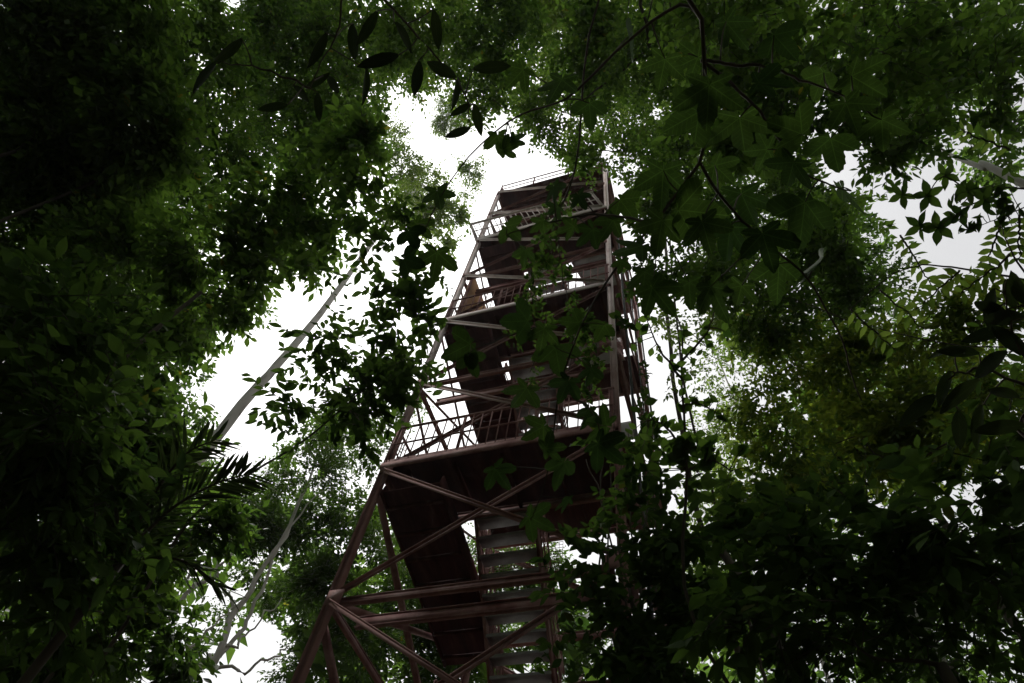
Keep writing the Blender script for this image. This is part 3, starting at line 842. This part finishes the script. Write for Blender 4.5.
LOB = [tmpl_lobed(1), tmpl_lobed(2), tmpl_lobed(3), tmpl_lobed(4, 3), tmpl_lobed(5), tmpl_lobed(6, 3)]
for q_ in range(len(LOB)):      # curl and fold each shape differently
    v_ = LOB[q_][0]; rq = np.random.RandomState(q_)
    v_[:, 2] += rq.uniform(-0.25, 0.25) * v_[:, 0] * np.abs(v_[:, 1]) + rq.uniform(0.0, 0.30) * np.abs(v_[:, 1]) - rq.uniform(0, 0.25) * np.clip(v_[:, 0], 0, 1) ** 2
    v_[:, 1] *= rq.uniform(0.8, 1.1)
rl = np.random.RandomState(3)
lv = []
for px, py, sz, d in ((435, 196, 46, 4.6), (412, 236, 44, 4.6), (440, 258, 46, 4.7), (410, 262, 40, 4.6), (423, 228, 34, 4.7),
                      (500, 140, 30, 4.2), (517, 142, 28, 4.2), (509, 150, 34, 4.2),
                      (553, 191, 44, 4.3), (584, 200, 42, 4.1), (559, 210, 30, 4.3), (508, 227, 48, 4.4), (541, 228, 46, 4.3), (566, 228, 42, 4.3), (524, 256, 44, 4.5),
                      (585, 236, 44, 4.2), (610, 222, 50, 4.0), (634, 252, 56, 3.8), (660, 183, 62, 3.6), (622, 205, 50, 4.0), (664, 296, 66, 3.6), (645, 280, 52, 3.6), (690, 285, 50, 3.6), (620, 262, 40, 3.9),
                      (704, 230, 64, 3.6), (725, 238, 64, 3.7), (768, 240, 64, 3.7), (805, 214, 66, 3.7), (745, 205, 60, 3.8), (710, 294, 56, 3.7), (845, 196, 50, 3.9), (780, 275, 56, 3.8), (820, 265, 52, 3.8), (740, 290, 52, 3.8),
                      (710, 95, 74, 3.4), (740, 130, 66, 3.5), (795, 130, 68, 3.5), (690, 120, 60, 3.5), (880, 130, 66, 3.8), (835, 150, 56, 3.7), (765, 80, 60, 3.5), (665, 70, 60, 3.5), (560, 90, 50, 3.8), (520, 70, 52, 3.8), (590, 110, 46, 3.8),
                      (463, 346, 52, 4.8), (470, 362, 44, 4.8), (517, 322, 48, 4.6), (540, 335, 44, 4.5), (557, 356, 52, 4.5), (566, 383, 50, 4.4), (524, 392, 46, 4.6), (583, 414, 50, 4.4), (603, 424, 48, 4.3), (537, 426, 46, 4.6), (552, 444, 44, 4.6),
                      (500, 474, 48, 4.8), (562, 463, 48, 4.6), (536, 518, 48, 4.8), (603, 448, 50, 4.4), (562, 503, 46, 4.7), (590, 372, 42, 4.4), (602, 330, 38, 4.2), (575, 318, 40, 4.4)):
    sz *= 0.8
    if 480 < px < 625 and 185 < py < 300: sz *= 0.75
    elif 500 < px < 620 and py > 300: sz *= 0.85
    lv.append((px + rl.normal(0, 2), py + rl.normal(0, 2), sz * rl.uniform(0.62, 0.95), d * rl.uniform(0.96, 1.04), rl.normal(90, 45)))
for px, py in ((630, 40), (690, 60), (730, 30), (780, 40), (820, 80), (860, 80), (850, 110), (760, 150), (720, 170), (690, 210), (660, 230), (790, 170)):
    lv.append((px, py, rl.uniform(28, 46), rl.uniform(3.4, 4.0), rl.normal(90, 60)))
leaf_plant('lobed_leaf_tree', 'slender tree with large lobed leaves hanging close overhead in front of the tower', 'tree', (2.6, -1.2, 0),
           [[('w', 2.6, -1.2, 0), ('w', 2.5, -1.0, 2.2), ('w', 1.9, -0.4, 4.0), (700, -60, 3.4), (702, 20, 3.4), (704, 112, 3.5), (700, 163, 3.6), (656, 222, 3.75), (616, 269, 4.0), (583, 324, 4.3), (560, 390, 4.5), (548, 470, 4.7), (530, 520, 4.8)],
            [(702, 20, 3.4), (680, 4, 3.5), (633, 37, 3.6), (578, 91, 3.8), (545, 106, 4.0), (508, 121, 4.2), (468, 157, 4.4), (440, 198, 4.6), (420, 240, 4.65)],
            [(702, 60, 3.45), (760, 110, 3.5), (800, 170, 3.6), (850, 190, 3.8)],
            [(700, 163, 3.6), (740, 220, 3.7), (800, 270, 3.8), (838, 330, 3.9), (862, 400, 4.0)],
            [(702, 60, 3.45), (780, 70, 3.5), (870, 110, 3.7)],
            [(656, 222, 3.75), (590, 215, 4.1), (540, 225, 4.3), (505, 235, 4.4)],
            [(583, 324, 4.3), (530, 330, 4.6), (470, 350, 4.8)],
            [(560, 390, 4.5), (590, 410, 4.4), (606, 440, 4.3)]],
           lv, LOB, 1.0, L_lobed, M_vine, 41, 0.009)

lv = []
for px, py, sz, a in ((435, 20, 60, 95), (418, 70, 62, 95), (388, 58, 66, 140), (366, 78, 56, 95), (353, 33, 60, 95), (435, 66, 66, 20), (483, 68, 64, -10), (457, 86, 52, 100), (476, 112, 50, 92), (464, 130, 46, 150),
                      (466, 107, 40, 170), (322, 42, 60, 120), (400, 30, 60, 60), (372, 20, 60, 130), (330, 80, 46, 60), (298, 90, 46, 30), (280, 106, 46, 160), (318, 100, 44, 100), (312, 84, 44, -30), (210, 70, 60, 130), (235, 45, 60, 150)):
    lv.append((px, py, sz * 0.64, 3.2 + rl.uniform(-.2, .3), a + rl.normal(0, 8)))
leaf_plant('long_leaf_shrub', 'overhanging shrub with long dark tongue shaped leaves at the top left', 'shrub', (-0.9, -1.6, 0),
           [[('w', -0.9, -1.6, 0), ('w', -0.9, -1.5, 2.6), (340, -170, 2.9), (340, -60, 3.1), (395, 10, 3.2), (430, 50, 3.2), (465, 95, 3.3), (470, 118, 3.3)],
            [(340, -60, 3.1), (340, 20, 3.2), (310, 88, 3.3)],
            [(310, 88, 3.3), (262, 70, 3.3), (222, 62, 3.3)]],
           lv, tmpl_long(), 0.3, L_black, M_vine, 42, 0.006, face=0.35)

def whorl_leaves(cx, cy, n, L, d, a0):
    return [(cx + math.cos(math.radians(a0 + 360 * k / n)) * L * 0.28, cy + math.sin(math.radians(a0 + 360 * k / n)) * L * 0.28, L, d, a0 + 360 * k / n) for k in range(n)]
lv = []
for cx, cy, n, L, a0 in ((902, 195, 5, 15, 10), (928, 196, 5, 17, 40), (920, 226, 5, 16, 0), (939, 228, 5, 18, 30), (946, 175, 5, 15, 20), (968, 192, 5, 14, 0), (960, 215, 4, 13, 50), (985, 200, 5, 14, 0)):
    lv += whorl_leaves(cx, cy, n, L, 6.0, a0)
for k in range(60):
    lv.append((rl.uniform(950, 1024), rl.uniform(185, 232), rl.uniform(9, 14), 6.2, rl.uniform(0, 360)))
leaf_plant('whorled_leaf_sapling', 'sapling holding small black whorls of leaves against the right hand sky gap', 'tree', (6.4, 3.0, 0),
           [[('w', 6.4, 3.0, 0), ('w', 6.2, 2.9, 3), (1060, 190, 6.2), (985, 198, 6.1), (946, 176, 6.0), (925, 197, 6.0), (902, 196, 6.0)],
            [(985, 198, 6.1), (955, 215, 6.0), (938, 228, 6.0), (920, 226, 6.0)], [(1060, 190, 6.2), (1010, 214, 6.2), (968, 230, 6.2)]],
           lv, OV, 0.5, L_dark, M_vine, 43, 0.006, face=0.6)

# feather leaves at the right edge
def pinnate(path, pairs, L, seed):
    rng = np.random.RandomState(seed); out = []
    p = np.array(path, float)
    for k in range(pairs):
        t = (k + 0.5) / pairs
        q = p[0] * (1 - t) + p[-1] * t
        d = p[-1] - p[0]; a = math.degrees(math.atan2(d[1], d[0]))
        for s_ in (-1, 1):
            aa = a + s_ * 62; l = L * (1 - 0.4 * abs(t - 0.45))
            out.append((q[0] + math.cos(math.radians(aa)) * l * 0.3, q[1] + math.sin(math.radians(aa)) * l * 0.3, l, q[2], aa + rng.normal(0, 6)))
    return out
fr = [[(1010, 255, 5.4), (960, 295, 5.4)], [(1030, 280, 5.4), (975, 330, 5.4)], [(900, 235, 5.8), (935, 290, 5.7)], [(960, 270, 5.6), (915, 310, 5.6)], [(880, 290, 5.8), (925, 330, 5.7)], [(1000, 225, 5.6), (985, 275, 5.5)], [(850, 310, 5.8), (895, 350, 5.8)], [(1010, 150, 5.6), (960, 130, 5.6)], [(1020, 215, 5.5), (1018, 262, 5.5)]]
lv = []
for k, f in enumerate(fr): lv += pinnate(f, 7, 15, k)
leaf_plant('feather_leaf_sapling', 'sapling with feathery rows of small green leaflets below the right hand sky gap', 'tree', (5.8, 4.2, 0),
           [[('w', 5.8, 4.2, 0), ('w', 5.6, 4.0, 2.5), (1080, 330, 5.5), (1030, 280, 5.4), (1010, 250, 5.4), (1000, 225, 5.6)], [(1030, 280, 5.4), (960, 268, 5.6), (900, 270, 5.7), (850, 310, 5.8)]] + fr,
           lv, OV, 0.42, L_light, M_vine, 44, 0.008, face=0.5)
lv = [(x + rl.normal(0, 4), y + rl.normal(0, 4), rl.uniform(34, 52), 3.6, a) for x, y, a in ((1008, 290, 60), (990, 312, 200), (1012, 318, 180), (1018, 300, 240), (1000, 330, 160), (975, 352, 190), (950, 355, 170), (1000, 362, 150), (940, 380, 120), (970, 385, 140), (1010, 390, 200), (985, 410, 100), (930, 400, 130), (1015, 345, 230), (995, 300, 110), (960, 420, 90), (1010, 430, 170))]
leaf_plant('dark_leaf_shrub', 'shrub with thick black leaves poking in at the right edge', 'shrub', (3.6, 2.0, 0),
           [[('w', 3.6, 2.0, 0), ('w', 3.5, 2.0, 1.8), (1100, 470, 3.6), (1040, 390, 3.6), (1012, 330, 3.6), (1005, 295, 3.6)], [(1040, 390, 3.6), (975, 370, 3.6), (940, 385, 3.6)]],
           lv, tmpl_long(), 0.34, L_black, M_vine, 45, 0.008, face=0.4)

# sparse twigs right of the tower
stems = [[('w', 0.9, 6.0, 0), ('w', 0.9, 5.9, 3.0), (700, 640, 6.4), (688, 470, 6.5), (683, 400, 6.6), (682, 340, 6.7), (676, 312, 6.8)], [(684, 405, 6.6), (700, 404, 6.6), (725, 418, 6.6)], [(683, 380, 6.6), (660, 350, 6.6), (648, 322, 6.7)],
         [(686, 450, 6.5), (664, 425, 6.6), (648, 420, 6.6)], [(683, 360, 6.7), (705, 335, 6.7), (716, 310, 6.8)], [(688, 470, 6.5), (708, 460, 6.5), (730, 470, 6.5)]]
lv = []
for st in stems:
    q = np.array([p for p in st if p[0] != 'w'], float)
    for k in range(16):
        i = rl.randint(len(q) - 1); t = rl.rand(); p = q[i] * (1 - t) + q[i + 1] * t
        lv.append((p[0] + rl.normal(0, 9), p[1] + rl.normal(0, 7), rl.uniform(7, 12), p[2], rl.uniform(0, 360)))
for k in range(50): lv.append((rl.normal(690, 24), rl.normal(455, 14), rl.uniform(11, 17), 6.5, rl.uniform(0, 360)))
leaf_plant('thin_stemmed_sapling', 'thin sapling with sparse round leaves in the pale gap right of the tower', 'tree', (0.9, 6.0, 0), stems, lv, OV, 0.72, L_far, M_vine, 46, 0.014, face=0.6)

# climbing vine over the right leg of the tower
rng = np.random.RandomState(77)
vb = (-0.4, 5.4, 0)
vt = empty('climbing_vine', vb, 'leafy climbing vine smothering the lower right leg of the tower', 'vine')
mb = MB()
for k in range(9):
    x = 600 + k * 8 + rng.normal(0, 4)
    dd = rng.uniform(6.9, 7.5)
    pth = [np.array(vb) + np.array([rng.normal(0, .15), rng.normal(0, .1), 0]), P(x + 20 + rng.normal(0, 6), 690, dd), P(x + 8 + rng.normal(0, 6), 600, dd + .5), P(x + rng.normal(0, 6), 510, dd + 1), P(x - 4 + rng.normal(0, 5), 440 + rng.uniform(-30, 40), dd + 1.8)]
    mb.tube(curve(pth, 30, 0.02, rng), np.linspace(0.022, 0.006, 29)[:len(curve(pth, 30))], 6)
mb.build('stem', M_vine, vt, smooth=True)
lobV = px_lobes([(640, 480, 32), (615, 520, 34), (662, 540, 36), (595, 550, 30, .8), (560, 590, 26, .6), (650, 600, 42), (605, 650, 36, .8), (550, 650, 24, .6), (660, 660, 44), (700, 480, 22), (612, 450, 22), (690, 520, 24), (640, 440, 18), (628, 330, 12, .6, 1.6), (640, 380, 14, .7, 1.4), (634, 425, 15, .7, 1.25), (590, 690, 26, .7), (700, 640, 30), (640, 640, 40), (620, 600, 34), (680, 600, 30), (640, 690, 40)], 7.1, rng, 0.04)
lobV += px_lobes([(655, 590, 26), (665, 640, 30), (645, 670, 30), (640, 545, 22), (672, 560, 20), (630, 620, 24), (652, 500, 16), (646, 455, 14, .7), (680, 680, 26)], 8.6, rng, 0.05)
v, s, l, tt = foliage(lobV, 0.12, 1.7, rng, clear=False, prune=False, tower_prune=False, per=7, shape=OV, wl_ratio=0.62)
mesh_object('foliage', v, s, l, L_dark, vt, tt)
# hanging vine in front of the upper decks
rng = np.random.RandomState(78)
vt = empty('hanging_vine', (2.2, -0.9, 0), 'thin hanging vine with small light leaves dangling before the upper decks', 'vine')
mb = MB(); lobV = []
mb.tube(curve([np.array([2.2, -0.9, 0]), np.array([2.0, -0.6, 2.5]), P(620, -40, 5), P(575, 170, 5.2), P(548, 230, 5.4)], 24), 0.008, 6)
for pts in ([(575, 170), (556, 215), (545, 262), (520, 300), (512, 340)], [(556, 215), (560, 270), (575, 320), (570, 370)], [(548, 240), (530, 262), (535, 290), (545, 330), (530, 372)], [(575, 320), (595, 345), (590, 400)]):
    c = curve([P(x, y, 5.2 + i * .15) for i, (x, y) in enumerate(pts)], 16, 0.01, rng)
    mb.tube(c, 0.004, 5)
    for q in c[::2]: lobV.append((q, 0.10, 1.0))
mb.build('stem', M_vine, vt, smooth=True)
v, s, l, tt = foliage(lobV, 0.047, 0.75, rng, prune=False, tower_prune=False, per=5, shape=OV, wl_ratio=0.62, tint_shift=0.05)
mesh_object('foliage', v, s, l, L_dark, vt, tt)
# lianas hanging beside the back right leg
for k, (x0, lab) in enumerate(((-0.15, 'thick dark liana hanging straight beside the right side of the tower'), (0.12, 'thin twisted liana hanging just outside the thick one by the tower'))):
    mbz = MB()
    c = curve([(x0, 9.2 - k, 0), (x0 + .1, 9.1 - k, 6), (x0 - .15, 9.0 - k, 12), (x0 + .1 * k, 8.8 - k, 18), (x0 + 0.5, 8.6 - k, 23)], 40, 0.03, rng)
    mbz.tube(c, 0.05 - 0.025 * k, 8)
    tag(mbz.build('liana', M_vine, None, smooth=True), lab, 'liana')

# palm by the left gap
rng = np.random.RandomState(79)
pc = P(120, 560, 7.0)
pt = empty('palm', (pc[0] * 1.05, pc[1] * 1.05, 0), 'palm with narrow spiky drooping leaflets in front of the left sky gap', 'palm')
mb = MB()
mb.tube(curve([(pc[0] * 1.05, pc[1] * 1.05, 0), pc * np.array([1.02, 1.02, 0.6]), pc], 14, 0.01), 0.04, 10)
mb.build('trunk', M_vine, pt, smooth=True)
TL = tmpl_long(6); TL[0][:, 2] *= 0.35
for (pts, n_l, ll) in (([(120, 560), (170, 510), (215, 484), (248, 474)], 26, 0.62), ([(120, 560), (150, 500), (185, 455), (215, 440)], 24, 0.55), ([(120, 560), (110, 480), (70, 430), (20, 420)], 24, 0.6), ([(120, 560), (60, 545), (10, 560)], 22, 0.6), ([(120, 560), (180, 560), (225, 590)], 20, 0.5)):
    c = curve([P(x, y, 7.0 - 0.15 * i) for i, (x, y) in enumerate(pts)], 36)
    fb = MB(); fb.tube(c, np.linspace(0.02, 0.005, len(c)), 6)
    fr_ = fb.build('frond', M_vine, pt, smooth=True)
    tn = norm(np.gradient(c, axis=0)); pos, dr, nm, ln = [], [], [], []
    for k in range(n_l):
        i = int((0.2 + 0.8 * k / (n_l - 1)) * (len(c) - 1))
        sd_ = norm(np.cross(tn[i], [0, 0, 1.0]))
        for sg in (-1, 1):
            pos.append(c[i]); dr.append(tn[i] * 0.9 + sd_ * sg * 0.6 + np.array([0, 0, -0.1]) + rng.normal(0, 0.13, 3)); nm.append(np.array([0, 0, 1.0]) + rng.normal(0, 0.35, 3)); ln.append(0.68 * ll * (1 - 0.55 * abs(k / n_l - 0.4)) * rng.uniform(.85, 1.1))
    ln = np.array(ln)
    v, s, l, tt = leaf_arrays(TL, np.array(pos), np.array(dr), np.array(nm), ln, np.full(len(ln), 0.035), rng.uniform(0.2, 0.7, len(ln)))
    lo = mesh_object('leaflet_blade', v, s, l, L_black, pt, tt, smooth=True)
    mw = lo.location.copy(); lo.parent = fr_      # fronds carry their leaflets

# pale pole like trunk across the right gap
t0, t1_, t2_ = on_trunk(1024, 184, 5.5), on_trunk(985, 168, 5.5), on_trunk(945, 152, 5.5)
lobP = px_lobes([(905, 130, 30), (880, 100, 35), (930, 95, 30)], 12, RNG)
make_tree('thin smooth pale trunk slanting across the right hand sky gap', (t0[0], t0[1], 0), [t0, t1_, t2_], 0.055, lobP, 0.12, 2.0, M_bark_pale, L_far, 47, limb_r=0.02)

# ------------------------------------------------------------------ surrounding forest (one mass), mostly unseen, added to block sky light
rngS = np.random.RandomState(91)
lob = []
for a in np.linspace(0, 2 * np.pi, 30, endpoint=False):
    for ring, hts in ((21, (3, 9, 15)), (30, (5, 12, 19))):
        for h in hts:
            rr = ring + rngS.uniform(-3, 3); aa = a + rngS.uniform(-0.1, 0.1)
            lob.append((np.array([rr * math.sin(aa), rr * math.cos(aa), h + rngS.uniform(-1.5, 1.5)]), rngS.uniform(3.0, 4.0), 1.0))
for k in range(46):      # unseen canopy behind and beside the camera, added to darken the understorey
    lob.append((np.array([rngS.uniform(-17, 19), rngS.uniform(-19, -3.5), rngS.uniform(7, 15)]), 3.4, 1.0))
for k in range(14):
    sx = 1 if k % 2 else -1
    lob.append((np.array([sx * rngS.uniform(8, 17), rngS.uniform(-5, 3), rngS.uniform(3, 13)]), 3.0, 1.0))
lob2 = []
for c, r, k in lob:
    pr = project(c[None])[0]
    rp = 1.3 * r * F / max(pr[2], 0.5) + 40
    seen = pr[2] > 0 and -rp < pr[0] < W + rp and -rp < pr[1] < H + rp
    if seen and np.linalg.norm(c - CAM) < 19: continue
    lob2.append((c, r, k))
v, s, l, t = foliage(lob2, 0.55, 0.9, rngS, prune=True, tower_prune=False, per=9)
so = mesh_object('light_blocking_forest', v, s, l, L_far, None, t)
tag(so, 'continuous rainforest foliage, mostly out of view, added all round to block sky light', 'forest', kind='stuff')

# ------------------------------------------------------------------ humid air under the canopy
hm = bpy.data.materials.new('humid_air'); hm.use_nodes = True
hn, hl = hm.node_tree.nodes, hm.node_tree.links
hn.clear()
pv = hn.new('ShaderNodeVolumePrincipled'); pv.inputs['Color'].default_value = (0.93, 0.96, 1.0, 1); pv.inputs['Density'].default_value = 0.0003
pv.inputs['Anisotropy'].default_value = 0.5
ho = hn.new('ShaderNodeOutputMaterial'); hl.new(pv.outputs[0], ho.inputs['Volume'])
hz = MB().box((-160, -160, -3), (160, 160, 48)).build('haze', hm); tag(hz, kind='stuff')
